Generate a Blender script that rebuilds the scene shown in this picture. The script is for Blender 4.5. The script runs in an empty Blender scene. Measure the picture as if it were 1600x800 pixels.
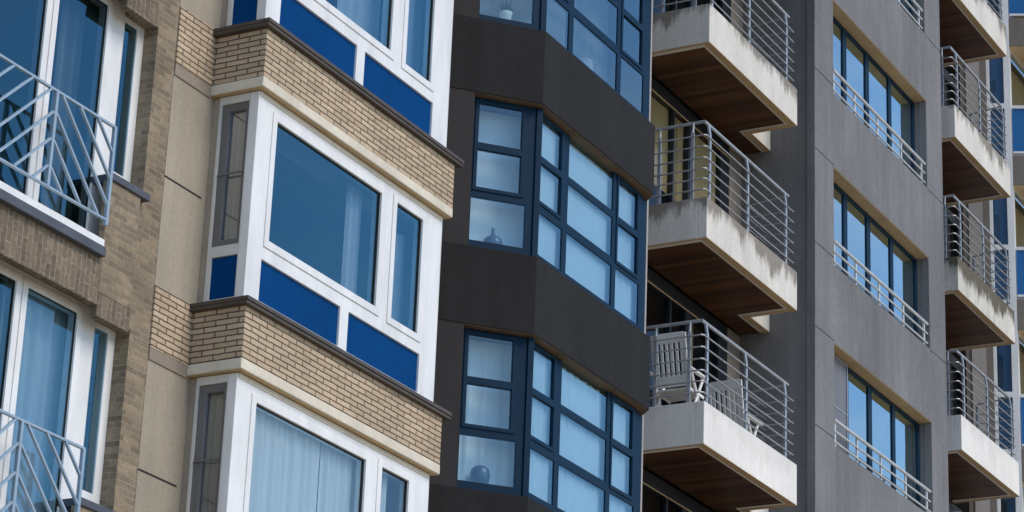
import bpy, bmesh, math, random
from mathutils import Vector, Matrix
random.seed(11)
S = bpy.context.scene
COL = S.collection
R = math.radians
GZ = -1.6                       # street level; the lens is at the origin, 1.6 m above it

# ------------------------------------------------------------------ camera, sky, sun, exposure
cam_d = bpy.data.cameras.new('camera'); cam = bpy.data.objects.new('camera', cam_d); COL.objects.link(cam)
cam_d.sensor_width = 36.0; cam_d.lens = 36.0 * 4258.287 / 1600.0
cam_d.clip_start = 0.1; cam_d.clip_end = 5000
rt = Vector((0.47189016, -0.88082342, 0.03833772))
dn = Vector((0.33142552, 0.13692695, -0.93349244))
fw = Vector((0.81699254, 0.45321199, 0.35654184))
cam.matrix_world = Matrix(((rt.x, -dn.x, -fw.x, 0), (rt.y, -dn.y, -fw.y, 0), (rt.z, -dn.z, -fw.z, 0), (0, 0, 0, 1)))
S.camera = cam
SUN_EL, SUN_AZ = R(46), R(4)   # azimuth measured from -Y (straight in front of the facades) towards +X
w = bpy.data.worlds.new('World'); S.world = w; w.use_nodes = True
wn = w.node_tree.nodes; wl = w.node_tree.links
sky = wn.new('ShaderNodeTexSky'); sky.sky_type = 'NISHITA'; sky.sun_disc = False
sky.sun_elevation = SUN_EL
sdir = Vector((math.sin(SUN_AZ) * math.cos(SUN_EL), -math.cos(SUN_AZ) * math.cos(SUN_EL), math.sin(SUN_EL)))
sky.sun_rotation = math.atan2(sdir.x, sdir.y)
sky.air_density = 1.0; sky.dust_density = 0.2; sky.ozone_density = 4.0
# thin fair-weather clouds, seen only as reflections in the panes
ctc = wn.new('ShaderNodeTexCoord'); cmp_ = wn.new('ShaderNodeMapping'); cmp_.inputs['Scale'].default_value = (1, 1, 2.6)
cno = wn.new('ShaderNodeTexNoise'); cno.inputs['Scale'].default_value = 3.4; cno.inputs['Detail'].default_value = 7; cno.inputs['Roughness'].default_value = .62
crm = wn.new('ShaderNodeValToRGB'); crm.color_ramp.elements[0].position = .50; crm.color_ramp.elements[1].position = .78
crm.color_ramp.elements[1].color = (.55, .55, .55, 1)
cmx = wn.new('ShaderNodeMix'); cmx.data_type = 'RGBA'; cmx.inputs[7].default_value = (4.6, 4.8, 5.1, 1)
wl.new(ctc.outputs['Generated'], cmp_.inputs['Vector']); wl.new(cmp_.outputs[0], cno.inputs['Vector']); wl.new(cno.outputs['Fac'], crm.inputs[0])
wl.new(crm.outputs[0], cmx.inputs['Factor']); wl.new(sky.outputs[0], cmx.inputs[6]); wl.new(cmx.outputs[2], wn['Background'].inputs[0]); wn['Background'].inputs[1].default_value = 0.13
sun_d = bpy.data.lights.new('sun', 'SUN'); sun = bpy.data.objects.new('sun', sun_d); COL.objects.link(sun)
sun_d.energy = 1.7; sun_d.angle = R(32); sun_d.color = (1.0, 0.89, 0.76)
sun.rotation_euler = sdir.to_track_quat('Z', 'Y').to_euler(); sun.location = (0, -30, 40)
S.view_settings.view_transform = 'Standard'; S.view_settings.look = 'None'
S.view_settings.gamma = 1.0; S.view_settings.use_curve_mapping = False
S.view_settings.exposure = 0.46

# ------------------------------------------------------------------ materials
def nmat(name):
    m = bpy.data.materials.new(name); m.use_nodes = True
    nt = m.node_tree; b = nt.nodes['Principled BSDF']
    return m, nt, b
def N(nt, t, **kw):
    n = nt.nodes.new(t)
    for k, v in kw.items(): setattr(n, k, v)
    return n
def L(nt, a, b): nt.links.new(a, b)
def pos(nt): return N(nt, 'ShaderNodeNewGeometry').outputs['Position']
def scaled(nt, vec, s):
    m = N(nt, 'ShaderNodeMapping'); m.inputs['Scale'].default_value = s; L(nt, vec, m.inputs['Vector']); return m.outputs[0]
def noise(nt, vec, scale, detail=4, rough=.6):
    n = N(nt, 'ShaderNodeTexNoise'); n.inputs['Scale'].default_value = scale
    n.inputs['Detail'].default_value = detail; n.inputs['Roughness'].default_value = rough
    L(nt, vec, n.inputs['Vector']); return n.outputs['Fac']
def ramp(nt, fac, stops):
    r = N(nt, 'ShaderNodeValToRGB'); L(nt, fac, r.inputs[0]); e = r.color_ramp.elements
    while len(e) < len(stops): e.new(.5)
    for i, (p, c) in enumerate(stops):
        e[i].position = p; e[i].color = (*c, 1) if len(c) == 3 else c
    return r.outputs[0]
def mixc(nt, fac, a, b, mode='MIX'):
    m = N(nt, 'ShaderNodeMix', data_type='RGBA', blend_type=mode)
    if isinstance(fac, (int, float)): m.inputs['Factor'].default_value = fac
    else: L(nt, fac, m.inputs['Factor'])
    for sock, v in ((m.inputs[6], a), (m.inputs[7], b)):
        if isinstance(v, tuple): sock.default_value = (*v, 1) if len(v) == 3 else v
        else: L(nt, v, sock)
    return m.outputs[2]
def math_(nt, op, a, b=None, clamp=False):
    m = N(nt, 'ShaderNodeMath', operation=op); m.use_clamp = clamp
    for s, v in ((m.inputs[0], a), (m.inputs[1], b)):
        if v is None: continue
        if isinstance(v, (int, float)): s.default_value = v
        else: L(nt, v, s)
    return m.outputs[0]
def bump(nt, b, h, dist, strength=.5):
    n = N(nt, 'ShaderNodeBump'); n.inputs['Distance'].default_value = dist; n.inputs['Strength'].default_value = strength
    L(nt, h, n.inputs['Height']); L(nt, n.outputs[0], b.inputs['Normal'])
def g(v): return (v, v, v)

def plain(name, col, rough=.5, var=.12, scale=3., fine=40., spec=.5, bumpd=.002, metallic=0, streak=True):
    m, nt, b = nmat(name); p = pos(nt)
    f1 = noise(nt, scaled(nt, p, (1, 1, .25)) if streak else p, scale, 5)
    f2 = noise(nt, p, fine, 3)
    c = mixc(nt, 1, tuple(col), ramp(nt, f1, [(.3, g(1 - var)), (.7, g(1 + var * .3))]), 'MULTIPLY')
    c = mixc(nt, 1, c, ramp(nt, f2, [(.3, g(1 - var * .5)), (.7, g(1.0))]), 'MULTIPLY')
    L(nt, c, b.inputs['Base Color']); b.inputs['Roughness'].default_value = rough
    b.inputs['Specular IOR Level'].default_value = spec; b.inputs['Metallic'].default_value = metallic
    if bumpd: bump(nt, b, f2, bumpd)
    return m

def brick_mat(name, c1, c2, mortar, bw, rh, ms, swap=False, var=.25, bd=.006, offs=(0, 0), smear=.5):
    m, nt, b = nmat(name)
    ge = N(nt, 'ShaderNodeNewGeometry'); sp = N(nt, 'ShaderNodeSeparateXYZ'); L(nt, ge.outputs['Position'], sp.inputs[0])
    sn = N(nt, 'ShaderNodeSeparateXYZ'); L(nt, ge.outputs['True Normal'], sn.inputs[0])
    ax = math_(nt, 'ABSOLUTE', sn.outputs[0]); ay = math_(nt, 'SUBTRACT', 1.0, ax)
    u = math_(nt, 'ADD', math_(nt, 'MULTIPLY', sp.outputs[0], ay), math_(nt, 'MULTIPLY', sp.outputs[1], ax))
    u = math_(nt, 'ADD', u, offs[0]); v = math_(nt, 'ADD', sp.outputs[2], offs[1])
    cb = N(nt, 'ShaderNodeCombineXYZ')
    if swap: u, v = v, u
    L(nt, u, cb.inputs[0]); L(nt, v, cb.inputs[1])
    # slightly wobbly joints
    wob = N(nt, 'ShaderNodeTexNoise'); wob.inputs['Scale'].default_value = 9; L(nt, ge.outputs['Position'], wob.inputs['Vector'])
    sub = N(nt, 'ShaderNodeVectorMath', operation='SUBTRACT'); L(nt, wob.outputs['Color'], sub.inputs[0]); sub.inputs[1].default_value = (.5, .5, .5)
    mul = N(nt, 'ShaderNodeVectorMath', operation='SCALE'); L(nt, sub.outputs[0], mul.inputs[0]); mul.inputs['Scale'].default_value = .012
    add = N(nt, 'ShaderNodeVectorMath', operation='ADD'); L(nt, cb.outputs[0], add.inputs[0]); L(nt, mul.outputs[0], add.inputs[1])
    t = N(nt, 'ShaderNodeTexBrick'); L(nt, add.outputs[0], t.inputs['Vector'])
    t.inputs['Color1'].default_value = (*c1, 1); t.inputs['Color2'].default_value = (*c2, 1); t.inputs['Mortar'].default_value = (*mortar, 1)
    t.inputs['Scale'].default_value = 1.0; t.inputs['Mortar Size'].default_value = ms; t.inputs['Mortar Smooth'].default_value = .25
    t.inputs['Brick Width'].default_value = bw; t.inputs['Row Height'].default_value = rh
    f1 = noise(nt, ge.outputs['Position'], 2.2, 5); f2 = noise(nt, ge.outputs['Position'], 26, 4)
    c = mixc(nt, 1, t.outputs['Color'], ramp(nt, f1, [(.3, g(1 - var)), (.7, g(1.05))]), 'MULTIPLY')
    c = mixc(nt, smear, c, ramp(nt, f2, [(.3, g(.6)), (.72, g(1.15))]), 'MULTIPLY')
    L(nt, c, b.inputs['Base Color']); b.inputs['Roughness'].default_value = .9; b.inputs['Specular IOR Level'].default_value = .2
    h = math_(nt, 'ADD', math_(nt, 'MULTIPLY', t.outputs['Fac'], -1.0), math_(nt, 'MULTIPLY', f2, .35))
    bump(nt, b, h, bd, .8)
    return m

def concrete(name, col, var=.3, top_stain=0., stain_col=(.12, .105, .09), rough=.85, cloud=.8, reach=0.):
    m, nt, b = nmat(name); p = pos(nt)
    f1 = noise(nt, scaled(nt, p, (1, 1, .45)), cloud, 6, .6); f2 = noise(nt, p, 22, 5, .65)
    f3 = noise(nt, scaled(nt, p, (7, 7, .35)), 1.0, 4)
    c = mixc(nt, 1, tuple(col), ramp(nt, f1, [(.3, g(1 - var)), (.68, g(1.12))]), 'MULTIPLY')
    c = mixc(nt, 1, c, ramp(nt, f2, [(.28, g(1 - var * .7)), (.6, g(1.03))]), 'MULTIPLY')
    c = mixc(nt, 1, c, ramp(nt, f3, [(.3, g(1 - var * .6)), (.6, g(1.0))]), 'MULTIPLY')
    if top_stain:
        tc = N(nt, 'ShaderNodeTexCoord'); s = N(nt, 'ShaderNodeSeparateXYZ'); L(nt, tc.outputs['Generated'], s.inputs[0])
        n1 = noise(nt, scaled(nt, p, (2.4, 2.4, .7)), 1.5, 9, .75); n2 = noise(nt, scaled(nt, p, (1, 1, .2)), .9, 2)
        k = math_(nt, 'ADD', math_(nt, 'MULTIPLY', s.outputs[2], 1.15), math_(nt, 'MULTIPLY', math_(nt, 'SUBTRACT', n1, .5), 2.2))
        k = math_(nt, 'ADD', k, math_(nt, 'MULTIPLY', math_(nt, 'SUBTRACT', n2, .5), 1.5))
        k = math_(nt, 'ADD', k, reach)
        fac = ramp(nt, k, [(.66, g(0)), (.80, g(top_stain * .35)), (1.02, g(top_stain))])
        c = mixc(nt, fac, c, tuple(stain_col))
    L(nt, c, b.inputs['Base Color']); b.inputs['Roughness'].default_value = rough; b.inputs['Specular IOR Level'].default_value = .3
    bump(nt, b, f2, .008, .4)
    return m

def glass_mat(name, tint=(.80, .90, 1.0), through=(.86, .92, .95), boost=1.55, base=.0):  # tint and boost put extra sky blue and brightness into the reflections
    m = bpy.data.materials.new(name); m.use_nodes = True; nt = m.node_tree
    for n in list(nt.nodes): nt.nodes.remove(n)
    o = N(nt, 'ShaderNodeOutputMaterial'); mx = N(nt, 'ShaderNodeMixShader')
    tr = N(nt, 'ShaderNodeBsdfTransparent'); tr.inputs[0].default_value = (*through, 1)
    gl = N(nt, 'ShaderNodeBsdfGlossy'); gl.inputs['Roughness'].default_value = .015; gl.inputs[0].default_value = (*tint, 1)
    fr = N(nt, 'ShaderNodeFresnel'); fr.inputs[0].default_value = 1.5
    # panes are never perfectly flat
    p = pos(nt); nb = N(nt, 'ShaderNodeBump'); nb.inputs['Distance'].default_value = .004; nb.inputs['Strength'].default_value = .35
    L(nt, noise(nt, p, 1.6, 2), nb.inputs['Height']); L(nt, nb.outputs[0], gl.inputs['Normal'])
    f = math_(nt, 'MULTIPLY_ADD', fr.outputs[0], boost, True); nt.nodes[-1].inputs[2].default_value = base
    L(nt, f, mx.inputs[0]); L(nt, tr.outputs[0], mx.inputs[1]); L(nt, gl.outputs[0], mx.inputs[2]); L(nt, mx.outputs[0], o.inputs[0])
    return m

def wood_mat(name, ca, cb_):
    m, nt, b = nmat(name); p = pos(nt)
    # boards run along Y (out from the wall), about 11 cm wide
    sp = N(nt, 'ShaderNodeSeparateXYZ'); L(nt, p, sp.inputs[0])
    q = math_(nt, 'DIVIDE', sp.outputs[0], .11); fl = math_(nt, 'FLOOR', q); fr = math_(nt, 'FRACT', q)
    wn_ = N(nt, 'ShaderNodeTexWhiteNoise', noise_dimensions='1D'); L(nt, fl, wn_.inputs['W'])
    gr = noise(nt, scaled(nt, p, (18, 1.6, 8)), 2.0, 6, .65)
    f = math_(nt, 'ADD', math_(nt, 'MULTIPLY', wn_.outputs['Value'], .45), math_(nt, 'MULTIPLY', gr, .6))
    c = ramp(nt, f, [(.2, ca), (.8, cb_)])
    gap = math_(nt, 'LESS_THAN', fr, .05)
    c = mixc(nt, gap, c, (.008, .005, .003))
    L(nt, c, b.inputs['Base Color']); b.inputs['Roughness'].default_value = .45; b.inputs['Specular IOR Level'].default_value = .35
    bump(nt, b, gr, .003, .4)
    return m

M = dict(
    brown_brick=brick_mat('brown_brick', (.385, .30, .20), (.235, .185, .132), (.37, .315, .235), .215, .058, .0065, smear=.6, var=.3),
    soldier_brick=brick_mat('soldier_brick', (.28, .22, .155), (.185, .145, .105), (.37, .315, .25), .22, .068, .006, swap=True, smear=.8, var=.3),
    tan_brick=brick_mat('tan_brick', (.62, .49, .345), (.50, .385, .265), (.135, .098, .066), .25, .0556, .0074, offs=(.03, .02), var=.16, smear=.35, bd=.008),
    cream=concrete('cream_concrete', (.375, .325, .25), .16, cloud=1.2),
    cream_trim=concrete('cream_trim', (.70, .64, .52), .12, cloud=2.),
    greybrown=concrete('grey_brown_strip', (.30, .25, .20), .15),
    stone_sill=plain('brown_stone_sill', (.085, .068, .054), .6, .3, 6, bumpd=.004),
    blue_stone=plain('blue_grey_stone', (.085, .095, .12), .6, .25, 6, bumpd=.003),
    white=plain('white_frame', (.87, .87, .855), .35, .15, 5, fine=60, bumpd=0),
    offwhite=plain('off_white_frame', (.70, .69, .64), .4, .12, 4, bumpd=0),  # duller white on side frames, corner trims and the far front window
    blue_screen=plain('blue_screen', (.008, .125, .36), .12, .08, 2, bumpd=0, spec=.6),
    gasket=plain('black_rubber', (.012, .012, .014), .6, .1, bumpd=0),
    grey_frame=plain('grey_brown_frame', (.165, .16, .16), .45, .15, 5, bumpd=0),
    blue_panel=plain('blue_panel', (.0002, .056, .205), .5, .16, 3, bumpd=0, spec=.04),
    rail_sky_tint=plain('sky_tinted_metal', (.33, .44, .55), .4, .2, 8, bumpd=0),  # the sky's blue on the bars is put into the metal colour
    rail_pale=plain('pale_painted_steel', (.62, .64, .66), .4, .2, 9, bumpd=0),
    galv=plain('galvanised_steel', (.45, .48, .52), .38, .25, 9, bumpd=0, metallic=.35),
    dark_render=concrete('dark_render', (.0165, .0165, .017), .34, cloud=1.3),
    dark_pier=plain('dark_render_pier', (.033, .029, .030), .8, .25, 1.4, fine=55, spec=.3, bumpd=.004),
    navy=plain('navy_frame', (.004, .027, .060), .5, .15, 4, bumpd=0, spec=.12),
    slate_frame=plain('slate_frame', (.016, .021, .03), .35, .15, 4, bumpd=0),
    brown_lit_soffit=plain('brown_lit_soffit', (.16, .105, .06), .8, .3, 4),  # brown bounce light under the dark bands, put into the colour
    fascia=concrete('balcony_concrete', (.70, .67, .61), .16, .8, (.15, .125, .10), cloud=1.1),
    fascia_clean=concrete('painted_balcony_concrete', (.78, .755, .71), .08, .12, cloud=1.),
    fascia_stained=concrete('streaked_balcony_concrete', (.72, .69, .62), .25, .95, (.10, .085, .055), cloud=1.3, reach=.22),
    lip=concrete('bounce_warmed_concrete', (.54, .40, .235), .15),  # tan holds the warm ground bounce seen on undersides
    tower=concrete('grey_concrete', (.207, .206, .211), .26, cloud=.9),
    pale_pier=concrete('pale_concrete', (.40, .37, .35), .15),
    recess=concrete('recess_wall', (.21, .185, .16), .15),
    tan_soffit=plain('bright_tan_soffit', (.82, .63, .38), .9, .08, 2, bumpd=0),  # bright even tan on the far balcony undersides
    wood=wood_mat('dark_wood_boards', (.032, .012, .0045), (.128, .052, .019)),
    glass=glass_mat('sky_blued_glass', (.36, .82, 1.0), (.78, .88, .95), 2.7),  # tint stands in for a deeper blue of the mirrored sky
    glass_clear=glass_mat('clear_glass', (.64, .92, 1.0), (.80, .94, 1.0), 2.6),
    glass_cyan=glass_mat('cyan_clear_glass', (.72, .93, 1.0), (.90, .97, .98), 2.2),
    glass_plain=glass_mat('plain_old_glass', (.75, .85, .95), (.80, .80, .77), .8),
    glass_tower=glass_mat('tower_glass', (.76, .97, 1.0), (.60, .72, .78), 4.0),
    glass_blue=glass_mat('blue_tinted_glass', (.55, .80, 1.0), (.40, .58, .80), 1.2),
    balus_glass=glass_mat('blue_balustrade_glass', (.12, .65, 1.0), (.02, .16, .42), 4.5),
    sheer=plain('white_sheer_curtain', (.80, .82, .82), .9, .10, 5, bumpd=0),
    sheer_bright=plain('white_net_curtain', (.90, .91, .91), .95, .05, 5, bumpd=0),
    drape=plain('grey_drape', (.42, .40, .36), .9, .2, 5, bumpd=0),
    tan_blind=plain('tan_blind', (.66, .53, .29), .85, .15, 3, bumpd=0),
    plaster=plain('pale_plaster', (.62, .60, .55), .9, .08, 1, bumpd=0),
    inner_wall=plain('inner_wall', (.20, .20, .19), .9, .1, 1, bumpd=0),
    ceiling=plain('ceiling_paint', (.88, .87, .85), .9, .05, 1, bumpd=0),
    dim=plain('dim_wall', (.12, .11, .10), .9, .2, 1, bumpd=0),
    plastic=plain('white_plastic', (.90, .89, .86), .4, .08, 6, bumpd=0),
    pot=plain('blue_glazed_pot', (.05, .08, .15), .3, .2, 6, bumpd=0),
    leaf=plain('leaf', (.05, .10, .04), .6, .3, 12, bumpd=0),
    shade=plain('lamp_shade_cloth', (.80, .78, .72), .9, .08, 6, bumpd=0),
    paving=plain('pale_paving', (.50, .40, .26), .9, .25, .4, fine=8, bumpd=.004, streak=False),
)

# ------------------------------------------------------------------ mesh helpers
class MB:
    """collects shapes; T maps local (u, d, z) to world"""
    def __init__(s, T=None): s.v = []; s.f = []; s.mi = []; s.T = T or (lambda u, d, z: (u, d, z))
    def quad(s, pts, mi=0):
        b = len(s.v); s.v += [s.T(*p) for p in pts]; s.f.append(tuple(range(b, b + len(pts)))); s.mi.append(mi)
    def box(s, x0, x1, y0, y1, z0, z1, mi=0):
        b = len(s.v)
        s.v += [s.T(*p) for p in ((x0, y0, z0), (x1, y0, z0), (x1, y1, z0), (x0, y1, z0), (x0, y0, z1), (x1, y0, z1), (x1, y1, z1), (x0, y1, z1))]
        s.f += [tuple(b + i for i in q) for q in ((0, 3, 2, 1), (4, 5, 6, 7), (0, 1, 5, 4), (1, 2, 6, 5), (2, 3, 7, 6), (3, 0, 4, 7))]; s.mi += [mi] * 6
    def prism(s, poly, z0, z1):
        b = len(s.v); n = len(poly)
        s.v += [s.T(x, y, z0) for x, y in poly] + [s.T(x, y, z1) for x, y in poly]
        s.f += [tuple(b + i for i in reversed(range(n))), tuple(b + n + i for i in range(n))]
        s.f += [(b + i, b + (i + 1) % n, b + n + (i + 1) % n, b + n + i) for i in range(n)]; s.mi += [0] * (n + 2)
    def sheet(s, x0, x1, z0, z1, holes, d0, d1):
        """a wall or frame: rectangle with rectangular holes, from depth d0 (front) to d1"""
        xs = sorted({x0, x1, *[h[0] for h in holes], *[h[1] for h in holes]}); zs = sorted({z0, z1, *[h[2] for h in holes], *[h[3] for h in holes]})
        xs = [x for x in xs if x0 - 1e-6 <= x <= x1 + 1e-6]; zs = [z for z in zs if z0 - 1e-6 <= z <= z1 + 1e-6]
        nx, nz = len(xs) - 1, len(zs) - 1
        def full(i, j):
            if not (0 <= i < nx and 0 <= j < nz): return False
            cx, cz = (xs[i] + xs[i + 1]) / 2, (zs[j] + zs[j + 1]) / 2
            return not any(h[0] < cx < h[1] and h[2] < cz < h[3] for h in holes)
        idx = {}
        def vid(i, j, d):
            k = (i, j, d)
            if k not in idx: idx[k] = len(s.v); s.v.append(s.T(xs[i], (d0, d1)[d], zs[j]))
            return idx[k]
        def F(*a): s.f.append(tuple(a)); s.mi.append(0)
        for i in range(nx):
            for j in range(nz):
                if not full(i, j): continue
                F(vid(i, j, 0), vid(i + 1, j, 0), vid(i + 1, j + 1, 0), vid(i, j + 1, 0))
                F(vid(i, j, 1), vid(i, j + 1, 1), vid(i + 1, j + 1, 1), vid(i + 1, j, 1))
                if not full(i - 1, j): F(vid(i, j, 0), vid(i, j + 1, 0), vid(i, j + 1, 1), vid(i, j, 1))
                if not full(i + 1, j): F(vid(i + 1, j, 0), vid(i + 1, j, 1), vid(i + 1, j + 1, 1), vid(i + 1, j + 1, 0))
                if not full(i, j - 1): F(vid(i, j, 0), vid(i, j, 1), vid(i + 1, j, 1), vid(i + 1, j, 0))
                if not full(i, j + 1): F(vid(i, j + 1, 0), vid(i + 1, j + 1, 0), vid(i + 1, j + 1, 1), vid(i, j + 1, 1))
    def tube(s, pts, r, n=7):
        pts = [Vector(s.T(*p)) for p in pts]; rings = []
        for i, p in enumerate(pts):
            a = pts[max(i - 1, 0)]; c = pts[min(i + 1, len(pts) - 1)]; t = (c - a).normalized()
            up = Vector((0, 0, 1)) if abs(t.z) < .9 else Vector((1, 0, 0))
            e1 = t.cross(up).normalized(); e2 = t.cross(e1).normalized(); b = len(s.v)
            s.v += [tuple(p + e1 * (r * math.cos(6.2832 * k / n)) + e2 * (r * math.sin(6.2832 * k / n))) for k in range(n)]; rings.append(b)
        for b0, b1 in zip(rings, rings[1:]):
            for k in range(n): s.f.append((b0 + k, b0 + (k + 1) % n, b1 + (k + 1) % n, b1 + k)); s.mi.append(0)
        s.f.append(tuple(rings[0] + k for k in reversed(range(n)))); s.f.append(tuple(rings[-1] + k for k in range(n))); s.mi += [0, 0]
    def bar(s, a, b, w, d):
        """rectangular bar in the facade plane from a to b: (u, z) points at depth d[0]..d[1], width w"""
        du, dz = b[0] - a[0], b[1] - a[1]; l = math.hypot(du, dz); ox, oz = -dz / l * w / 2, du / l * w / 2
        q = [(a[0] + ox, a[1] + oz), (a[0] - ox, a[1] - oz), (b[0] - ox, b[1] - oz), (b[0] + ox, b[1] + oz)]
        bb = len(s.v); s.v += [s.T(u, d[0], z) for u, z in q] + [s.T(u, d[1], z) for u, z in q]
        s.f += [tuple(bb + i for i in t) for t in ((0, 1, 2, 3), (4, 7, 6, 5), (0, 4, 5, 1), (1, 5, 6, 2), (2, 6, 7, 3), (3, 7, 4, 0))]; s.mi += [0] * 6
    def lathe(s, prof, c, n=20):
        b = len(s.v)
        for r, z in prof: s.v += [(c[0] + r * math.cos(6.2832 * k / n), c[1] + r * math.sin(6.2832 * k / n), c[2] + z) for k in range(n)]
        for i in range(len(prof) - 1):
            for k in range(n): s.f.append((b + i * n + k, b + i * n + (k + 1) % n, b + (i + 1) * n + (k + 1) % n, b + (i + 1) * n + k)); s.mi.append(0)
    def build(s, name, mat, parent=None, bevel=0, smooth=False, **props):
        me = bpy.data.meshes.new(name)
        xs, ys, zs = zip(*s.v)
        o0 = Vector(((min(xs) + max(xs)) / 2, (min(ys) + max(ys)) / 2, min(zs)))
        me.from_pydata([tuple(Vector(p) - o0) for p in s.v], [], s.f)
        for m in (mat if isinstance(mat, (list, tuple)) else [mat]): me.materials.append(m)
        me.polygons.foreach_set('material_index', s.mi)
        bm = bmesh.new(); bm.from_mesh(me); bmesh.ops.recalc_face_normals(bm, faces=bm.faces); bm.to_mesh(me); bm.free()
        if smooth: me.polygons.foreach_set('use_smooth', [True] * len(me.polygons))
        o = bpy.data.objects.new(name, me); COL.objects.link(o)
        pw = Vector((0, 0, 0)); q = parent
        while q: pw += q.location; q = q.parent
        o.location = o0 - pw; o.parent = parent
        if bevel:
            bv = o.modifiers.new('bevel', 'BEVEL'); bv.width = bevel; bv.segments = 2; bv.limit_method = 'ANGLE'
        for k, v in props.items(): o[k] = v
        return o

def thing(name, label, cat, loc, group=None):
    o = bpy.data.objects.new(name, None); COL.objects.link(o); o.location = loc; o.empty_display_size = .3
    o['label'] = label; o['category'] = cat
    if group: o['group'] = group
    return o
def tag(o, label, cat, group=None):
    o['label'] = label; o['category'] = cat
    if group: o['group'] = group
    return o

def panes(mb, rects, d, t=.006):
    for (u0, u1, z0, z1) in rects: mb.box(u0, u1, d, d + t, z0, z1)
def pane_one(mb, rects, d):
    for (u0, u1, z0, z1) in rects: mb.quad([(u0, d, z0), (u1, d, z0), (u1, d, z1), (u0, d, z1)])
def gaskets(mb, rects, d0, d1, w=.012):
    for (u0, u1, z0, z1) in rects: mb.sheet(u0, u1, z0, z1, [(u0 + w, u1 - w, z0 + w, z1 - w)], d0, d1)

def curtain(x0, x1, y, z0, z1, label, mat, amp=.035, wl=.13, T=None, group='curtains behind the windows', seed=0):
    rnd = random.Random(seed * 7 + int(x0 * 100) + int(z0 * 10))
    mb = MB(T); n = max(8, int((x1 - x0) / .012)); ph = [rnd.uniform(0, 6.28) for _ in range(4)]
    b0 = []
    for i in range(n + 1):
        x = x0 + (x1 - x0) * i / n
        a = amp * (math.sin(6.283 * x / wl + ph[0]) + .5 * math.sin(6.283 * x / (wl * 1.7) + ph[1]) + .4 * math.sin(6.283 * x / (wl * .6) + ph[2])) * .6
        b0.append((x, y + a))
    for (xa, ya), (xb, yb) in zip(b0, b0[1:]):
        mb.quad([(xa, ya, z0), (xb, yb, z0), (xb, yb, z1), (xa, ya, z1)])
    # merge the strip so the folds shade smoothly
    o = mb.build('curtain', mat, None)
    me = o.data; bm = bmesh.new(); bm.from_mesh(me); bmesh.ops.remove_doubles(bm, verts=bm.verts, dist=.0005)
    bmesh.ops.recalc_face_normals(bm, faces=bm.faces)
    for f in bm.faces: f.smooth = True
    bm.to_mesh(me); bm.free()
    return tag(o, label, 'curtain', group)

# ------------------------------------------------------------------ ground
mb = MB(); mb.quad([(-900, -900, GZ), (900, -900, GZ), (900, 900, GZ), (-900, 900, GZ)])
mb.build('ground', M['paving'])['kind'] = 'structure'

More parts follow.
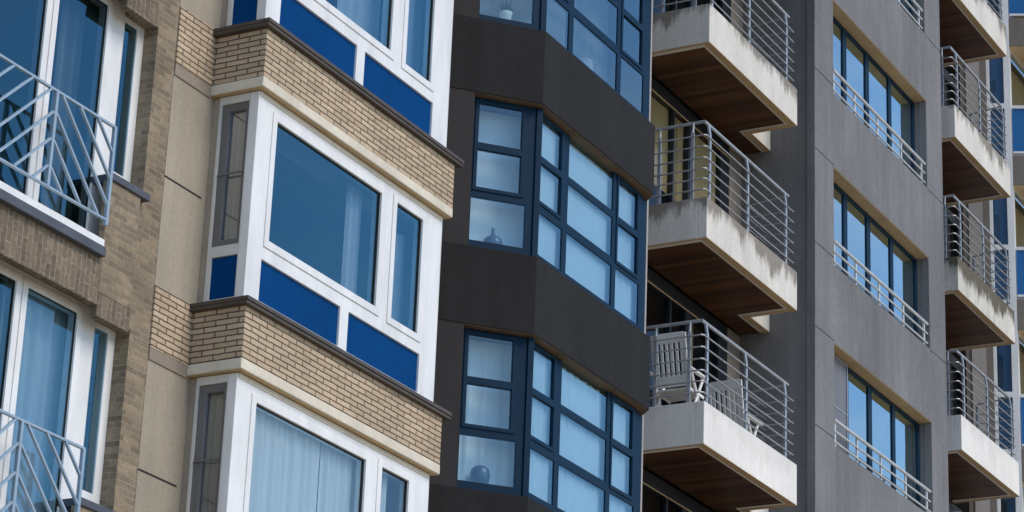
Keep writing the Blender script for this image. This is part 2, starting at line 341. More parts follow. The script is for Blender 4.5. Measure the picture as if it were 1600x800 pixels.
# ================================================================== 1 brown brick building (left)
bb = thing('brick_building', 'brown brick apartment building with tall white windows behind chevron railings', 'building', (14, 16, GZ))
PER = 2.97
wall = MB(); wins = []
holes = []
for k in range(-2, 3):
    z = k * PER
    holes += [(15.9, 18.33, z + 6.15, z + 7.86), (15.9, 18.02, z + 5.42, z + 7.965)]
wall.sheet(8.0, 18.625, GZ, 17.5, holes, 14.0, 14.42)
wall.build('wall', M['brown_brick'], bb)
for k in range(-2, 3):
    z = k * PER
    sp = MB(); sp.box(13.6, 17.75, 13.935, 14.003, z + 4.92, z + 5.36); sp.build('spandrel', M['soldier_brick'], bb, .006)
    sp = MB(); sp.box(17.752, 18.225, 13.935, 14.004, z + 4.82 + .22, z + 6.10); sp.build('side_spandrel', M['brown_brick'], bb, .006)
    sp = MB(); sp.box(17.752, 18.225, 13.932, 14.005, z + 4.82, z + 5.038); sp.build('side_lintel', M['soldier_brick'], bb, .006)
    s = MB(); s.box(13.6, 17.72, 13.87, 14.18, z + 5.345, z + 5.435); si = s.build('window_sill', M['blue_stone'], bb, .008)
    s = MB(); s.box(13.6, 17.70, 13.885, 14.16, z + 5.437, z + 5.50); s.build('sill_flashing', M['white'], si)
    s = MB(); s.box(17.76, 18.33, 13.91, 14.18, z + 6.10, z + 6.17); s.build('side_sill', M['blue_stone'], bb, .008)
    # window: two tall sashes and a narrow side light
    hs = [(16.10, 16.90, z + 5.66, z + 7.85), (17.06, 17.76, z + 5.66, z + 7.85)]
    fr = MB(); fr.sheet(15.9, 18.02, z + 5.44, z + 7.968, hs, 14.15, 14.25)
    fo = fr.build('window', M['white'], bb, .006)
    for h in hs:
        sa = MB(); sa.sheet(h[0] - .07, h[1] + .07, h[2] - .07, h[3] + .07, [h], 14.138, 14.149); sa.build('sash', M['white'], fo, .004)
    sf = MB(); hs2 = [(18.03, 18.225, z + 6.34, z + 7.815)]
    sf.sheet(18.022, 18.33, z + 6.12, z + 7.862, hs2, 14.152, 14.25); so = sf.build('side_window', M['white'], bb, .006)
    p = MB(); pane_one(p, hs, 14.166); p.build('glass', M['glass'], fo)
    p = MB(); pane_one(p, hs2, 14.168); p.build('glass', M['glass'], so)
    ga = MB(); gaskets(ga, hs, 14.158, 14.172, .010); ga.build('gasket', M['gasket'], fo)
    # railing: chevron bars around a middle post
    D = (13.885, 13.91); zb, zt = z + 5.69, z + 6.575
    ra = MB(); ra.box(16.0, 17.72, 13.883, 13.913, zt - .012, zt + .012)
    ro = ra.build('railing', M['rail_sky_tint'], bb, .003)
    ra = MB(); ra.box(16.0, 17.72, 13.883, 13.913, zb - .010, zb + .010); ra.build('bottom_rail', M['rail_sky_tint'], ro, .003)
    for x in (16.015, 16.86, 17.705):
        po = MB(); po.box(x - .017, x + .017, 13.88, 13.915, zb - .05 if x > 17 else zb, zt + .0); po.build('post', M['rail_sky_tint'], ro, .003)
    st = .25
    for sgn in (-1, 1):
        for i in range(-3, 5):
            # bars fall away from the middle post at about 45 degrees
            z0 = zt - .20 + i * st; sl = .97
            a = (0.0, z0); e = (.83, z0 - sl * .83)
            # clip to panel
            def clipz(a, e, lo, hi):
                (xa, za), (xe, ze) = a, e
                if za > hi: t = (za - hi) / (za - ze); xa, za = xa + (xe - xa) * t, hi
                if ze < lo: t = (za - lo) / (za - ze); xe, ze = xa + (xe - xa) * t, lo
                return (xa, za), (xe, ze)
            if a[1] <= zb or e[1] >= zt: continue
            a2, e2 = clipz(a, e, zb + .01, zt - .01)
            if abs(a2[1] - e2[1]) < .06: continue
            br = MB(); br.bar((16.86 + sgn * (.02 + a2[0]), a2[1]), (16.86 + sgn * (.02 + e2[0]), e2[1]), .021, D); br.build('bar', M['rail_sky_tint'], ro)
    # room
    rm = MB()
    rm.box(12, 18.5, 17.5, 17.6, z + 5.3, z + 8.1); rm.box(12, 18.5, 14.43, 17.5, z + 8.02, z + 8.09); rm.box(12, 18.5, 14.43, 17.5, z + 5.35, z + 5.43)
    rm.box(18.45, 18.55, 14.43, 17.5, z + 5.43, z + 8.02); rm.box(11.9, 12, 14.43, 17.5, z + 5.43, z + 8.02)
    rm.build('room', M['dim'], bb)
body = MB(); body.box(8.0, 18.62, 17.7, 24, GZ, 17.5); body.box(8.0, 18.62, 14.4, 17.7, 17.0, 17.5); body.build('rear_block', M['brown_brick'], bb)
curtain(16.95, 18.3, 14.36, 5.45, 7.95, 'blue grey drape drawn across the lower brick building window', M['sheer'], .035, .17, group=None)
curtain(17.55, 17.85, 14.5, 8.42, 10.9, 'pale drape tied at the right of the upper brick building window', M['drape'], .05, .12, group=None)

# ================================================================== 2 cream building with white and blue bay windows
cb = thing('bay_window_building', 'cream apartment building with projecting white and blue bay windows over tan brick bands', 'building', (21, 16, GZ))
PC = 2.79
W = MB(); hl = [(19.35, 22.75, k * PC + 8.30, k * PC + 10.48) for k in range(-3, 3)]
W.sheet(18.63, 23.4, GZ, 17.0, hl, 14.0, 14.2); W.build('wall', M['cream'], cb)
rb = MB(); rb.box(18.63, 23.4, 18.2, 24, GZ, 17.0); rb.box(18.63, 19.0, 14.2, 18.2, GZ, 17); rb.box(23.0, 23.4, 14.2, 18.2, GZ, 17); rb.box(19.0, 23.0, 14.2, 18.2, 16.9, 17.0)
rb.build('rear_block', M['cream'], cb)
TS = lambda u, d, z: (19.285 + d, u, z)     # left side of the bays: u runs along Y, depth along X
for k in range(-3, 3):
    z = k * PC
    b = MB(); b.box(18.63, 19.218, 13.985, 14.0, z + 7.80, z + 8.385); b.build('wall_brick_band', M['tan_brick'], cb)
    b = MB(); b.box(18.63, 19.218, 13.988, 14.0, z + 7.685, z + 7.798); b.build('wall_strip', M['greybrown'], cb)
    j = MB(); j.box(18.63, 19.218, 13.997, 14.0, z + 6.655, z + 6.672); j.build('expansion_joint', M['gasket'], cb)
    sl = MB(); sl.box(19.22, 22.845, 13.40, 14.02, z + 7.712, z + 7.815); so = sl.build('bay_slab', M['cream_trim'], cb, .01)
    b = MB(); b.box(19.232, 22.835, 13.412, 14.0, z + 7.708, z + 7.7115); b.build('bay_soffit', M['lip'], so)  # thin tan sheet, warm bounce under the slab as colour
    b = MB(); b.box(19.222, 22.84, 13.405, 14.01, z + 7.817, z + 8.31); b.build('brick_band', M['tan_brick'], so)
    s = MB(); s.box(19.165, 22.94, 13.355, 14.0, z + 8.312, z + 8.345); s.box(19.165, 22.94, 13.345, 14.0, z + 8.347, z + 8.388); s.build('bay_sill', M['stone_sill'], cb, .006)
    # front frame
    z0, z1 = z + 8.39, z + 10.49
    big = (19.61, 21.545, z + 9.09, z + 10.30); sm = (21.85, 22.37, z + 9.075, z + 10.315)
    pl = (19.53, 20.925, z + 8.475, z + 8.88); pr = (21.08, 22.455, z + 8.475, z + 8.88)
    fr = MB(); fr.sheet(19.285, 22.77, z0, z1, [big, sm, pl, pr], 13.48, 13.58); fo = fr.build('window', M['white'], cb, .006)
    sa = MB(); sa.sheet(19.535, 21.625, z + 9.01, z + 10.375, [big], 13.469, 13.479); sa.build('sash', M['white'], fo, .004)
    sa = MB(); sa.sheet(21.775, 22.445, z + 9.0, z + 10.39, [sm], 13.469, 13.479); sa.build('sash', M['white'], fo, .004)
    p = MB(); pane_one(p, [big, sm], 13.503); p.build('glass', M['glass_cyan' if k == -1 else 'glass'], fo)
    ga = MB(); gaskets(ga, [big, sm], 13.492, 13.515, .014); ga.build('gasket', M['gasket'], fo)
    for r in (pl, pr):
        q = MB(); q.box(r[0] - .01, r[1] + .01, 13.505, 13.56, r[2] - .01, r[3] + .01); q.build('blue_panel', M['blue_panel'], fo)
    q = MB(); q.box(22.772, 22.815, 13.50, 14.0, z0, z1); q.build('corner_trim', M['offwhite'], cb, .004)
    q = MB(); q.box(19.30, 22.76, 13.47, 13.50, z + 10.445, z + 10.489); q.build('sealant_strip', M['cream_trim'], cb)
    # left side
    wr = (13.585, 13.895, z + 8.968, z + 10.412); prr = (13.585, 13.875, z + 8.445, z + 8.862)
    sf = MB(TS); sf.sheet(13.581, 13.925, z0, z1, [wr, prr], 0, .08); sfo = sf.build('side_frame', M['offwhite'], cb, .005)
    q = MB(TS); q.box(13.927, 13.999, .006, .08, z0, z1); q.build('wall_return', M['cream'], cb)
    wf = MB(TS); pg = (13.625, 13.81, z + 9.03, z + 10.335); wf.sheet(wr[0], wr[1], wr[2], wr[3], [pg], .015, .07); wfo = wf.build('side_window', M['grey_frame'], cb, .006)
    p = MB(TS); p.quad([(pg[0], .05, pg[2]), (pg[1], .05, pg[2]), (pg[1], .05, pg[3]), (pg[0], .05, pg[3])]); p.build('glass', M['glass_plain'], wfo)
    q = MB(TS); q.box(wr[0] + .0, wr[1] - .01, -.002, .012, z + 9.683, z + 9.70); q.build('cross_bar', M['grey_frame'], wfo)
    q = MB(TS); q.box(prr[0] - .01, prr[1] + .01, .02, .06, prr[2] - .01, prr[3] + .01); q.build('blue_panel', M['blue_panel'], sfo)
    # room
    rm = MB(); rm.box(19.0, 23.0, 18.0, 18.1, z + 8.3, z + 10.5); rm.box(19.40, 22.70, 14.0, 18.0, z + 10.43, z + 10.47)
    rm.box(19.02, 19.06, 14.2, 18.0, z + 8.3, z + 10.43); rm.box(22.80, 22.90, 14.2, 18.0, z + 8.3, z + 10.43)
    rm.box(22.78, 22.80, 15.2, 18.0, z + 9.95, z + 10.06)
    rmo = rm.build('room', M['inner_wall'], cb)
    c = MB(); c.box(19.36, 22.70, 13.60, 14.0, z + 10.40, z + 10.488); c.build('ceiling', M['ceiling'], rmo)
    c = MB(); c.box(19.4, 22.78, 14.02, 18, z + 10.34, z + 10.428); c.build('shaded_ceiling', M['dim'], rmo)  # colour darkened for distance from the window; the front band is lighter
    f_ = MB(); f_.box(19.36, 22.76, 13.60, 18.0, z + 8.30, z + 8.36); f_.build('floor', M['wood'], rmo)
    if k == 0: curtain(21.30, 21.56, 13.72, z + 8.36, z + 10.38, 'narrow white curtain gathered at the right of the middle bay window', M['sheer'], .03, .1)
    if k == 0: curtain(22.05, 22.5, 13.74, z + 8.36, z + 10.2, 'white curtain behind the small sash of the middle bay window', M['sheer'], .02, .2)
    if k == 1: curtain(20.95, 21.75, 13.78, z + 8.36, z + 10.38, 'white curtain at the right of the top bay window', M['sheer'], .03, .2)
    if k == 1: curtain(21.80, 22.6, 13.76, z + 8.36, z + 10.38, 'white curtain behind the small sash of the top bay window', M['sheer'], .02, .22)
    if k == -1:
        curtain(19.5, 20.95, 13.635, z + 8.36, z + 10.38, 'left half of the white pleated curtains filling the lowest bay window', M['sheer_bright'], .034, .11)
        curtain(20.98, 21.75, 13.64, z + 8.36, z + 10.38, 'right half of the white pleated curtains filling the lowest bay window', M['sheer_bright'], .034, .11)
        curtain(21.85, 22.2, 13.64, z + 8.36, z + 10.38, 'white curtain behind the small sash of the lowest bay window', M['sheer_bright'], .03, .1)
    if k in (-1, 0): curtain(13.60, 13.98, .10, z + 8.9, z + 10.4, ('grey green' if k == 0 else 'dark') + ' curtain behind the narrow side window of the ' + ('middle bay' if k == 0 else 'lowest bay'), M['drape'], .02, .09, T=TS, group=None)

# ================================================================== 3 dark building with canted bay
db = thing('dark_building', 'charcoal rendered apartment building with canted bay of navy framed windows', 'building', (26.4, 17, GZ))
FX, FY = 24.91, 13.5; du = (-.745, .667); dn_ = (.667, .745)
TC = lambda u, d, z: (FX + du[0] * u + dn_[0] * d, FY + du[1] * u + dn_[1] * d, z)
PD = 2.772
def plan(off):
    a = (FX + du[0] * 2.02 + dn_[0] * off, FY + du[1] * 2.02 + dn_[1] * off)
    t = off * (1 - dn_[1]) / dn_[0]           # where the two offset faces meet
    return [(a[0], 17.5), a, (FX + (off * dn_[0] + (off - off * dn_[1]) * (-du[0]) / (du[1]) * -1) * 0 + off * .385, FY + off), (27.85 - off * .41, FY + off), (28.62 - off, 14.27), (28.62 - off, 17.5)]
for k in range(-4, 4):
    z = k * PD
    b = MB(); b.prism(plan(0), z + 9.905, z + 10.82); b.build('bay_band', M['dark_render'], db, .006)
    s = MB(); s.prism(plan(.012), z + 9.897, z + 9.904); s.build('bay_soffit', M['brown_lit_soffit'], db)
    # cant side pier and window
    p = MB(TC); p.box(.812, 2.02, .008, .35, z + 10.822, z + 12.665); p.build('pier', M['dark_pier'], db)
    z0, z1 = z + 10.822, z + 12.665
    hs = [(.195, .715, z + 12.12, z + 12.60), (.195, .715, z + 11.58, z + 12.035), (.12, .765, z + 10.94, z + 11.455)]
    fr = MB(TC); fr.sheet(.03, .81, z0, z1, hs, .12, .17); fo = fr.build('window', M['navy'], db, .004)
    sa = MB(TC); sa.sheet(.15, .76, z + 11.535, z + 12.645, hs[:2], .108, .119); sa.build('sash', M['navy'], fo, .003)
    p = MB(TC); pane_one(p, hs, .132); p.build('glass', M['glass_clear'], fo)
    q = MB(TC); q.box(.06, .80, .172, .40, z + 10.915, z + 10.94); q.build('window_board', M['white'], fo)
    q = MB(TC); q.box(-.045, .028, .10, .19, z0, z1); q.build('corner_mullion', M['navy'], db, .006)
    dx, dz = -.05, -.022
    hs = [(25.17, 25.645, 12.16, 12.64), (25.165, 25.66, 11.615, 12.08), (25.145, 25.735, 10.97, 11.475),
          (25.88, 27.005, 12.18, 12.695), (25.88, 27.01, 11.59, 12.09), (25.88, 27.015, 10.98, 11.48),
          (27.175, 27.66, 12.155, 12.64), (27.17, 27.68, 11.59, 12.07), (27.155, 27.755, 10.98, 11.495)]
    hs = [(x0 + dx, x1 + dx + .03, z + a0 + dz, z + a1 + dz) for x0, x1, a0, a1 in hs]
    fr = MB(); fr.sheet(24.975, 27.80, z0, z1, hs, 13.62, 13.67); fo = fr.build('window', M['navy'], db, .004)
    for h in (hs[0:2], hs[6:8]):
        sa = MB(); sa.sheet(h[0][0] - .045, h[0][1] + .045, h[1][2] - .045, h[0][3] + .035, h, 13.608, 13.619); sa.build('sash', M['navy'], fo, .003)
    p = MB(); pane_one(p, hs, 13.632); p.build('glass', M['glass_clear'], fo)
    q = MB(); q.box(27.80, 28.0, 13.66, 13.76, z0, z1); q.build('end_mullion', M['navy'], db)
    q = MB(); q.prism([(28.0, 13.76), (28.5, 14.27), (28.5, 17.4), (28.4, 17.4), (28.4, 14.3), (27.95, 13.85)], z0, z1); q.build('return_wall', M['dark_pier'], db)
    rm = MB(); rm.prism([(24.0, 16.6), (28.4, 16.6), (28.4, 16.7), (24.0, 16.7)], z0, z1); rm.build('room', M['plaster'], db)
    nm = {0: 'middle', -1: 'lower', 1: 'upper'}.get(k)
    if k in (1, 0, -1):
        far = .45 if k == 1 else .0; hue = 'added bluish grey' if k == 1 else 'white'  # upper floor cloth is added, to lift the colour of the panes
        curtain(.02 - far * .4, .95, (.42 if k < 1 else .60), z + 10.83, z + 12.65, f'{hue} net curtain in the canted side window on the {nm} dark building floor', M['sheer_bright' if k < 1 else 'drape'], .016 if k < 0 else .002, .16 if k < 0 else .5, T=TC)
        curtain(25.08 + far, 27.32 + far, 13.70 + far, z + 10.83, z + 12.65, f'{hue} net curtain in the front windows on the {nm} dark building floor', M['sheer_bright' if k < 1 else 'drape'], .016 if k < 0 else .003, .17 if k < 0 else .6)
        curtain(27.33 + far, 28.02, 13.71 + far * .5, z + 10.83, z + 12.65, f'{hue} curtain in the right end window on the {nm} dark building floor', M['sheer_bright' if k < 1 else 'drape'], .016, .2)
body = MB(); body.box(23.5, 28.6, 17.5, 24, GZ, 22); body.build('rear_block', M['dark_render'], db)

# things on the window ledges of the dark building
def ledge(u, d, z): return TC(u, d, z)
c = ledge(.43, .288, 10.941)
m_ = MB(); m_.lathe([(.0, 0), (.11, .0), (.115, .05), (.105, .10), (.07, .135), (.03, .15), (.022, .19), (.02, .235), (.012, .25), (0, .252)], c, 24)
tag(m_.build('bottle_vase', M['pot'], None, smooth=True), 'squat blue grey vase with thin neck on the middle floor window ledge', 'vase')
c = ledge(.46, .288, 10.941 - PD)
m_ = MB(); m_.lathe([(0, 0), (.06, 0), (.10, .05), (.113, .12), (.10, .19), (.065, .225), (.055, .23), (.045, .225), (0, .22)], c, 24)
tag(m_.build('round_pot', M['pot'], None, smooth=True), 'round grey pot on the lower floor window ledge before a net curtain', 'pot')
c = ledge(.40, .28, 10.941 + PD)
pt = thing('potted_plant', 'small leafy plant in a white pot on the upper canted window ledge', 'potted plant', c)
m_ = MB(); m_.lathe([(0, 0), (.06, 0), (.075, .13), (.085, .15), (.07, .15), (0, .14)], c, 20); m_.build('pot', M['shade'], pt, smooth=True)
m_ = MB(); rnd = random.Random(3)
for i in range(26):
    a = rnd.uniform(0, 6.28); l = rnd.uniform(.10, .2); t = rnd.uniform(.2, 1.2); bx = Vector(c) + Vector((0, 0, .14))
    d1 = Vector((math.cos(a) * math.sin(t), math.sin(a) * math.sin(t), math.cos(t))); sd = d1.cross(Vector((0, 0, 1))).normalized() * .018
    m_.quad([tuple(bx), tuple(bx + d1 * l * .5 + sd), tuple(bx + d1 * l), tuple(bx + d1 * l * .5 - sd)])
m_.build('leaves', M['leaf'], pt)
c = (26.52, 13.84, 10.822 + PD)
lp = thing('table_lamp', 'table lamp with white drum shade inside the upper front window', 'lamp', c)
m_ = MB(); m_.lathe([(0, 0), (.07, 0), (.07, .015), (.02, .03), (.015, .16), (0, .17)], c, 16); m_.build('lamp_base', M['pot'], lp, smooth=True)
m_ = MB(); m_.lathe([(.13, .13), (.115, .37), (.113, .37), (.128, .13)], c, 24); m_.build('lamp_shade', M['shade'], lp, smooth=True)

# ================================================================== 4 concrete building: balconies, tower, balconies
kb = thing('concrete_building', 'grey concrete apartment tower with stacked balconies on both sides', 'building', (36, 17, GZ))
PB = 2.785
def railing(par, x0, x1, yf, zf, posts, side_posts, bars, xside, yback, end_ret=None):
    """steel railing: top rail and bars along the front and the left side, on posts"""
    ro = MB(); h = bars[-1] + .21; yt = yf + .045
    ro.tube([(xside + .045, yback, zf + h), (xside + .045, yt, zf + h), (x1, yt, zf + h)], .024, 8)
    r = ro.build('railing', M['galv'], par)
    for bz in bars:
        q = MB(); q.tube([(xside, yback, zf + bz), (xside, yf + .03, zf + bz), (xside + .03, yf, zf + bz), (x1 + .09, yf, zf + bz)], .011, 6)
        if end_ret: q.tube([(x1 + .05, yf, zf + bz), (x1 + .05, end_ret[0], zf + bz), (end_ret[1], end_ret[0], zf + bz)], .009, 6)
        q.build('rail_bar', M['galv'], r)
    for x in posts:
        q = MB(); q.box(x - .025, x + .025, yf + .008, yf + .032, zf - .12, zf + h - .16)
        b = len(q.v); q.v += [(x - .025, yf + .008, zf + h - .16), (x + .025, yf + .008, zf + h - .16), (x + .025, yf + .032, zf + h - .16), (x - .025, yf + .032, zf + h - .16),
                              (x - .025, yt - .012, zf + h), (x + .025, yt - .012, zf + h), (x + .025, yt + .012, zf + h), (x - .025, yt + .012, zf + h)]
        q.f += [tuple(b + i for i in t) for t in ((0, 1, 5, 4), (1, 2, 6, 5), (2, 3, 7, 6), (3, 0, 4, 7), (4, 5, 6, 7))]; q.mi += [0] * 5
        q.build('post', M['galv'], r)
    for y in side_posts:
        q = MB(); q.box(xside + .01, xside + .034, y - .022, y + .022, zf - .1, zf + h - .14); q.bar((0, 0), (1, 0), 0.001, (0, 0)) if False else None
        q.tube([(xside + .022, y, zf + h - .16), (xside + .045, y, zf + h)], .018, 6); q.build('post', M['galv'], r)
    if end_ret:
        q = MB(); q.box(x1 + .04, x1 + .06, end_ret[0] - .02, end_ret[0] + .02, zf - .1, zf + h - .03); q.build('post', M['galv'], r)
        q = MB(); q.tube([(x1, yt, zf + h), (x1 + .05, end_ret[0], zf + h - .03), (end_ret[1], end_ret[0], zf + h - .03)], .014, 6); q.build('end_rail', M['galv'], r)
    return r
BARS = [.15, .30, .445, .60, .76, .92]
def balcony(x0, x1, yf, yb, z, zt, mat, notch=None):
    """z bottom, zt top of the upstand; notch = (x end, y front) of the narrow inner part"""
    o = MB()
    if notch: poly = [(x0, yb), (x0, yf), (x1, yf), (x1, notch[1]), (notch[0], notch[1]), (notch[0], yb)]
    else: poly = [(x0, yb), (x0, yf), (x1, yf), (x1, yb)]
    zs = z + .022; t = .14
    # upstand walls (concrete) around the floor slab
    o.box(x0, x1, yf, yf + t, z + .004, zt); o.box(x0, x0 + t, yf + t, yb, z + .004, zt)
    o.box(x1 - t, x1, yf + t, (notch[1] + t if notch else yb), z + .004, zt)
    if notch: o.box(x1, notch[0], notch[1], notch[1] + t, z + .004, zt)
    bo = o.build('balcony', mat, kb, .008)
    f = MB(); f.box(x0 + t, x1 - t, yf + t, yb, z + .05, z + .47)
    if notch: f.box(x1 - t, notch[0], notch[1] + t, yb, z + .05, z + .47)
    f.build('floor_slab', M['recess'], bo)
    # soffit: concrete edge strip and wooden boards inside it
    e = MB(); w_ = .10
    e.box(x0, x1, yf, yf + w_, z, z + .003); e.box(x0, x0 + w_ * .5, yf + w_, yb, z, z + .003)
    e.box(x1 - w_, x1, yf + w_, (notch[1] + w_ if notch else yb), z, z + .003)
    if notch: e.box(x1, notch[0], notch[1], notch[1] + w_, z, z + .003)
    e.build('soffit_edge', M['lip'], bo)
    s = MB(); s.box(x0 + w_ * .5, x1 - w_, yf + w_, yb, z + .012, z + .04)
    if notch: s.box(x1 - w_, notch[0], notch[1] + w_, yb, z + .012, z + .04)
    s.build('soffit_boards', M['wood'], bo)
    return bo
YW = 14.86
for k in range(-2, 4):
    z = 12.868 + (k * PB)
    clean = k <= -1
    bo = balcony(29.85, 32.875, 13.70, YW - .02, z, z + .572, M['fascia_clean'] if clean else M['fascia'], (33.55, 14.40))
    railing(bo, 29.93, 32.80, 13.765, z + .572, (30.10, 31.345, 32.665), (14.45, 13.97), BARS, 29.935, YW - .05, (14.44, 33.54))
    # glazed doors at the back of the balcony
    zf, zh = z + .47, z + PB - .01
    hs = [(29.70, 31.24, zf + .12, zh - .20), (31.29, 31.74, zf + .12, zh - .20), (31.90, 32.84, zf + .12, zh - .20)]
    d = MB(); d.sheet(29.40, 33.12, zf, zh, hs, YW, YW + .10); do = d.build('balcony_door', M['slate_frame'], kb, .006)
    e = MB(); e.box(29.40, 33.12, YW - .012, YW + .0, zh - .205, zh - .19); e.build('door_trim', M['lip'], do)
    p = MB(); pane_one(p, hs, YW + .05); p.build('glass', M['glass_plain'], do)
    wl_ = MB(); wl_.box(33.122, 33.56, YW - .004, YW + .25, zf, zh); wl_.build('recess_wall', M['recess'], kb)
    rm = MB(); rm.box(29.3, 33.5, 17.6, 17.7, zf, zh); rm.box(29.3, 33.5, YW + .12, 17.6, zh - .1, zh - .02); rm.box(29.3, 33.5, YW + .12, 17.6, zf - .1, zf); rm.build('room', M['dim'], kb)
    nm = {1: 'top', 0: 'second', -1: 'third'}.get(k)
    if k in (0, 1):
        pass
    if k == 0:
        curtain(29.6, 31.52, YW + .085, zf + .85, zh - .1, 'half lowered tan blind at the left behind the second balcony', M['tan_blind'], .004, .8, group='tan blinds behind the balcony doors')
        curtain(31.54, 31.93, YW + .085, zf, zh - .1, 'narrow tan blind beside the dark door post of the second balcony', M['tan_blind'], .004, .8, group='tan blinds behind the balcony doors')
        curtain(31.98, 33.1, YW + .085, zf, zh - .1, 'full length tan blind at the right behind the second balcony', M['tan_blind'], .004, .8, group='tan blinds behind the balcony doors')
    if k == -1:
        curtain(32.0, 32.45, YW + .22, zf, zh - .1, 'olive curtain behind the balcony with the white chairs', M['tan_blind'], .03, .2, group=None)
pp = MB(); pp.box(29.21, 29.36, 14.30, 17.8, GZ, 26); pp.build('party_wall', M['pale_pier'], kb, .006)

PT = 2.715
tw = MB(); hl = [(34.25, 38.24, 14.035 + k * PT, 15.56 + k * PT) for k in range(-5, 4)]
tw.sheet(33.53, 38.97, GZ, 27.5, hl, 13.70, 13.83); two = tw.build('tower_front', M['tower'], kb, .008)
ts = MB(); ts.box(33.555, 33.70, 13.832, 18, GZ, 27.5); ts.box(38.80, 38.945, 13.832, 18, GZ, 27.5); ts.build('tower_side', M['tower'], kb)
lin = MB(); lin.sheet(33.70, 38.80, GZ, 27.5, hl, 13.832, 14.06); lin.build('window_reveal', M['tower'], kb)
for k in range(-5, 4):
    z = k * PT + 14.035
    j = MB(); j.box(33.535, 34.245, 13.6965, 13.70, z + 1.55, z + 1.562); j.build('panel_joint', M['slate_frame'], two)
    j = MB(); j.box(38.245, 38.965, 13.6965, 13.70, z - .02, z - .008); j.build('panel_joint', M['slate_frame'], two)
    j = MB(); j.box(33.535, 34.245, 13.6965, 13.70, z + .10, z + .112); j.build('panel_joint', M['slate_frame'], two)
    so_ = MB(); so_.box(34.25, 38.24, 13.705, 13.92, z + 1.519, z + 1.5245); so_.build('window_soffit', M['lip'], kb)  # thin sheet with the warm bounce light coloured in
    zt_ = z + 1.518
    hs = [(34.29, 35.14, z + .06, zt_ - .06), (35.29, 36.08, z + .06, zt_ - .06), (36.23, 37.07, z + .06, zt_ - .06), (37.20, 38.15, z + .06, zt_ - .06)]
    fr = MB(); fr.sheet(34.252, 38.238, z + .002, zt_, hs, 13.90, 13.99); fo = fr.build('window', M['navy'], kb, .005)
    p = MB(); pane_one(p, hs, 13.92); p.build('glass', M['glass_tower'], fo)
    if k == -1:
        q = MB(); q.box(34.26, 35.12, 13.87, 13.895, z + .05, zt_ - .03); q.build('shutter', M['grey_frame'], fo)
        q = MB(); q.sheet(34.26, 35.16, z + .05, zt_ - .02, [(34.28, 35.135, z + .07, zt_ - .04)], 13.86, 13.869); q.box(34.28, 35.135, 13.862, 13.869, z + .72, z + .735); q.build('shutter_rim', M['galv'], fo)
    # low railing
    rr = MB()
    for dz, rad in ((.40, .025), (.24, .016), (.08, .016)): rr.tube([(34.29, 13.73, z + dz), (38.20, 13.73, z + dz)], rad, 7)
    ro = rr.build('window_railing', M['rail_pale'], kb)
    for x in (34.36, 35.21, 36.16, 37.18, 38.09):
        q = MB(); q.box(x - .022, x + .022, 13.735, 13.76, z + .002, z + .39); q.build('post', M['rail_pale'], ro)
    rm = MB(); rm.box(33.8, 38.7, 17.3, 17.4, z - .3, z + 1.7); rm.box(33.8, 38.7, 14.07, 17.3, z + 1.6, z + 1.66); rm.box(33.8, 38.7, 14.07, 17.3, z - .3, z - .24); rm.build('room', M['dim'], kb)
    if k in (0, 1, -1): curtain(37.55, 38.2, 14.12, z, z + 1.6, 'beige curtain at the right of the %s tower window' % {1: 'top', 0: 'middle', -1: 'lowest'}[k], M['drape'], .03, .2)

PR = 2.70
for k in range(-3, 4):
    z = 15.49 + k * PR
    bo = balcony(39.63, 42.49, 13.70, YW - .02, z, z + .59, M['fascia_clean'] if k <= -1 else M['fascia_stained'] if k == 0 else M['fascia'])
    railing(bo, 39.7, 42.42, 13.765, z + .59, (40.02, 41.17, 42.41), (14.45, 13.95), BARS, 39.72, YW - .05, (14.40, 42.48))
    zf, zh = z + .47, z + PR - .01
    hs = [(39.2, 40.2, zf + .12, zh - .2), (40.3, 41.4, zf + .12, zh - .2), (41.5, 42.45, zf + .12, zh - .2), (42.5, 43.05, zf + .12, zh - .2)]
    d = MB(); d.sheet(38.99, 43.1, zf, zh, hs, YW, YW + .1); do = d.build('balcony_door', M['slate_frame'], kb, .006)
    p = MB(); pane_one(p, hs, YW + .05); p.build('glass', M['glass_plain'], do)
    wl_ = MB(); wl_.box(43.102, 43.15, YW, YW + .2, zf, zh); wl_.build('recess_wall', M['recess'], kb)
    rm = MB(); rm.box(38.98, 43.1, 17.6, 17.7, zf, zh); rm.box(38.98, 43.1, YW + .22, 17.6, zh - .1, zh - .02); rm.build('room', M['dim'], kb)
body = MB(); body.box(28.7, 43.1, 18.0, 26, GZ, 27.5); body.build('rear_block', M['tower'], kb)

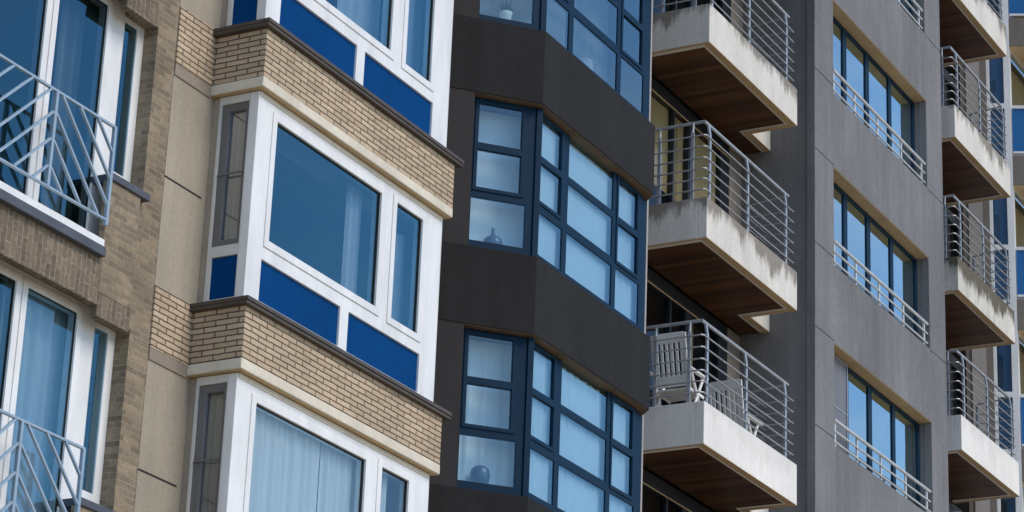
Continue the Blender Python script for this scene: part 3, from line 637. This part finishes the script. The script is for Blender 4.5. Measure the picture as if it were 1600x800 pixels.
# white chairs on the balcony
def chair(loc, rz, label):
    t = thing('balcony_chair', label, 'chair', loc, 'white slatted armchairs on the balcony'); t.rotation_euler = (0, 0, rz)
    def bd(mb, name, bev=.006):
        o = mb.build(name, M['plastic'], None, bev)
        o.parent = t; return o
    # chair faces local +X; seat 0.42 high
    q = MB()
    for i in range(5): q.box(-.20 + i * .09, -.12 + i * .09, -.23, .23, .40, .425)
    q.box(-.21, .25, -.25, -.23, .385, .43); q.box(-.21, .25, .23, .25, .385, .43); bd(q, 'seat')
    TB = lambda u, d, z: (-.21 - (z - .40) * .20 + d, u, z)
    q = MB(TB); q.box(-.25, -.21, -.012, .018, .40, 1.12); q.box(.21, .25, -.012, .018, .40, 1.12); q.box(-.21, .21, -.01, .016, 1.0, 1.13); q.box(-.21, .21, -.01, .016, .44, .58)
    for i in range(6): q.box(-.20 + i * .071, -.158 + i * .071, -.006, .012, .58, 1.0)
    bd(q, 'backrest')
    for sy in (-1, 1):
        q = MB(); q.box(-.30, .24, sy * .29 - .03, sy * .29 + .03, .63, .665); bd(q, 'armrest', .012)
        q = MB(); q.tube([(-.22, sy * .27, 0), (.16, sy * .27, .63)], .02, 6); bd(q, 'leg', 0)
        q = MB(); q.tube([(.22, sy * .27, 0), (-.20, sy * .27, .63)], .02, 6); bd(q, 'leg', 0)
    return t
zc = 12.868 - PB + .47
chair((30.36, 14.30, zc), R(0), 'white slatted armchair at the near end of the balcony')
chair((32.40, 14.41, zc), R(0), 'white slatted armchair at the far end of the balcony beside the tower wall')

# ================================================================== 5 far building with blue glass balconies
fb = thing('glass_balcony_building', 'far apartment building with blue glass balconies and white window frames', 'building', (47, 17, GZ))
CX, CY = 43.57, 14.0; fd = (-.395, .92); fn = (.92, .395)
TF = lambda u, d, z: (CX + fd[0] * u + fn[0] * d, CY + fd[1] * u + fn[1] * d, z)   # u runs inwards from the corner
PF = 2.74
for k in range(-3, 4):
    z = 17.70 + k * PF                    # top rail / window sill height
    # the leaf of wall beside the window
    q = MB(TF); q.box(.55, .80, .0, .1, z - 1.55, z + 1.19); q.build('grey_panel', M['pale_pier'], fb)
    q = MB(TF); q.box(.435, .548, .0, .1, z - 1.55, z + 1.19); q.box(.802, .90, .02, .1, z - 1.55, z + 1.19); q.build('brown_wall', M['recess'], fb)
    h1 = (.12, .37, z + .04, z + 1.12); h2 = (.12, .37, z - 1.0, z - .06)
    fr = MB(TF); fr.sheet(.0, .433, z - 1.55, z + 1.19, [h1, h2], 0, .08); fo = fr.build('window', M['white'], fb, .005)
    p = MB(TF); pane_one(p, [h1, h2], .04); p.build('glass', M['glass_blue'], fo)
    if k in (-1, 0, 1): curtain(.06, .42, .16, z - 1.0, z + 1.15, 'added blue grey backing in the narrow far building window on the %s floor in view' % {-1: 'lowest', 0: 'middle', 1: 'top'}[k], M['drape'], .003, .5, T=TF)  # sheet added behind the glass to lighten a dark pane
    # street front: large glazing with a tan blind behind
    h = [(43.70, 45.6, z - .9, z + 1.12), (45.75, 47.6, z - .9, z + 1.12)]
    fr = MB(); fr.sheet(43.62, 48.5, z - 1.0, z + 1.19, h, 14.02, 14.10); fo = fr.build('front_window', M['offwhite'], fb)
    p = MB(); pane_one(p, h, 14.06); p.build('glass', M['glass_plain'], fo)
    # balcony slab, glass side screen and front screen
    a = TF(0, 0, 0); L_ = 1.25; e = TF(-L_, 0, 0)
    s = MB(); s.prism([(a[0], a[1]), (e[0], e[1]), (48.5, e[1]), (48.5, 14.02), (43.6, 14.02)], z - 1.56, z - .99); so = s.build('balcony', M['recess'], fb, .006)
    s = MB(); s.prism([(a[0] + .02, a[1] - .02), (e[0] + .02, e[1] + .02), (48.5, e[1] + .02), (48.5, 14.02), (43.62, 14.02)], z - 1.566, z - 1.561); s.build('balcony_soffit', M['tan_soffit'], so)
    q = MB(TF); q.box(-L_, -.02, .03, .045, z - .90, z - .06); q.build('glass_screen', M['blue_screen'], so)
    q = MB(); q.box(e[0] + .04, 48.4, e[1] + .03, e[1] + .045, z - .9, z - .06); q.build('glass_screen', M['balus_glass'], so)
    q = MB(TF); q.box(-L_, -.02, .005, .07, z - .06, z); q.build('screen_rail', M['white'], so)
    q = MB(TF); q.box(-L_, -.02, .01, .06, z - .94, z - .90); q.build('screen_rail', M['white'], so)
    q = MB(); q.box(e[0], 48.45, e[1] + .005, e[1] + .07, z - .059, z + .001); q.build('screen_rail', M['white'], so)
    rm = MB(); rm.box(43.7, 48.5, 17.3, 17.4, z - 1, z + 1.2); rm.box(43.7, 48.5, 14.2, 17.3, z + 1.15, z + 1.2); rm.build('room', M['dim'], fb)
    if k in (-1, 0, 1): curtain(43.7, 45.5, 14.25, z - .9, z + 1.12, 'olive blind behind the far building glazing on the %s floor in view' % {-1: 'lowest', 0: 'middle', 1: 'top'}[k], M['tan_blind'], .004, .7)
body = MB(); body.box(43.2, 49, 17.5, 26, GZ, 28); body.build('rear_block', M['recess'], fb)
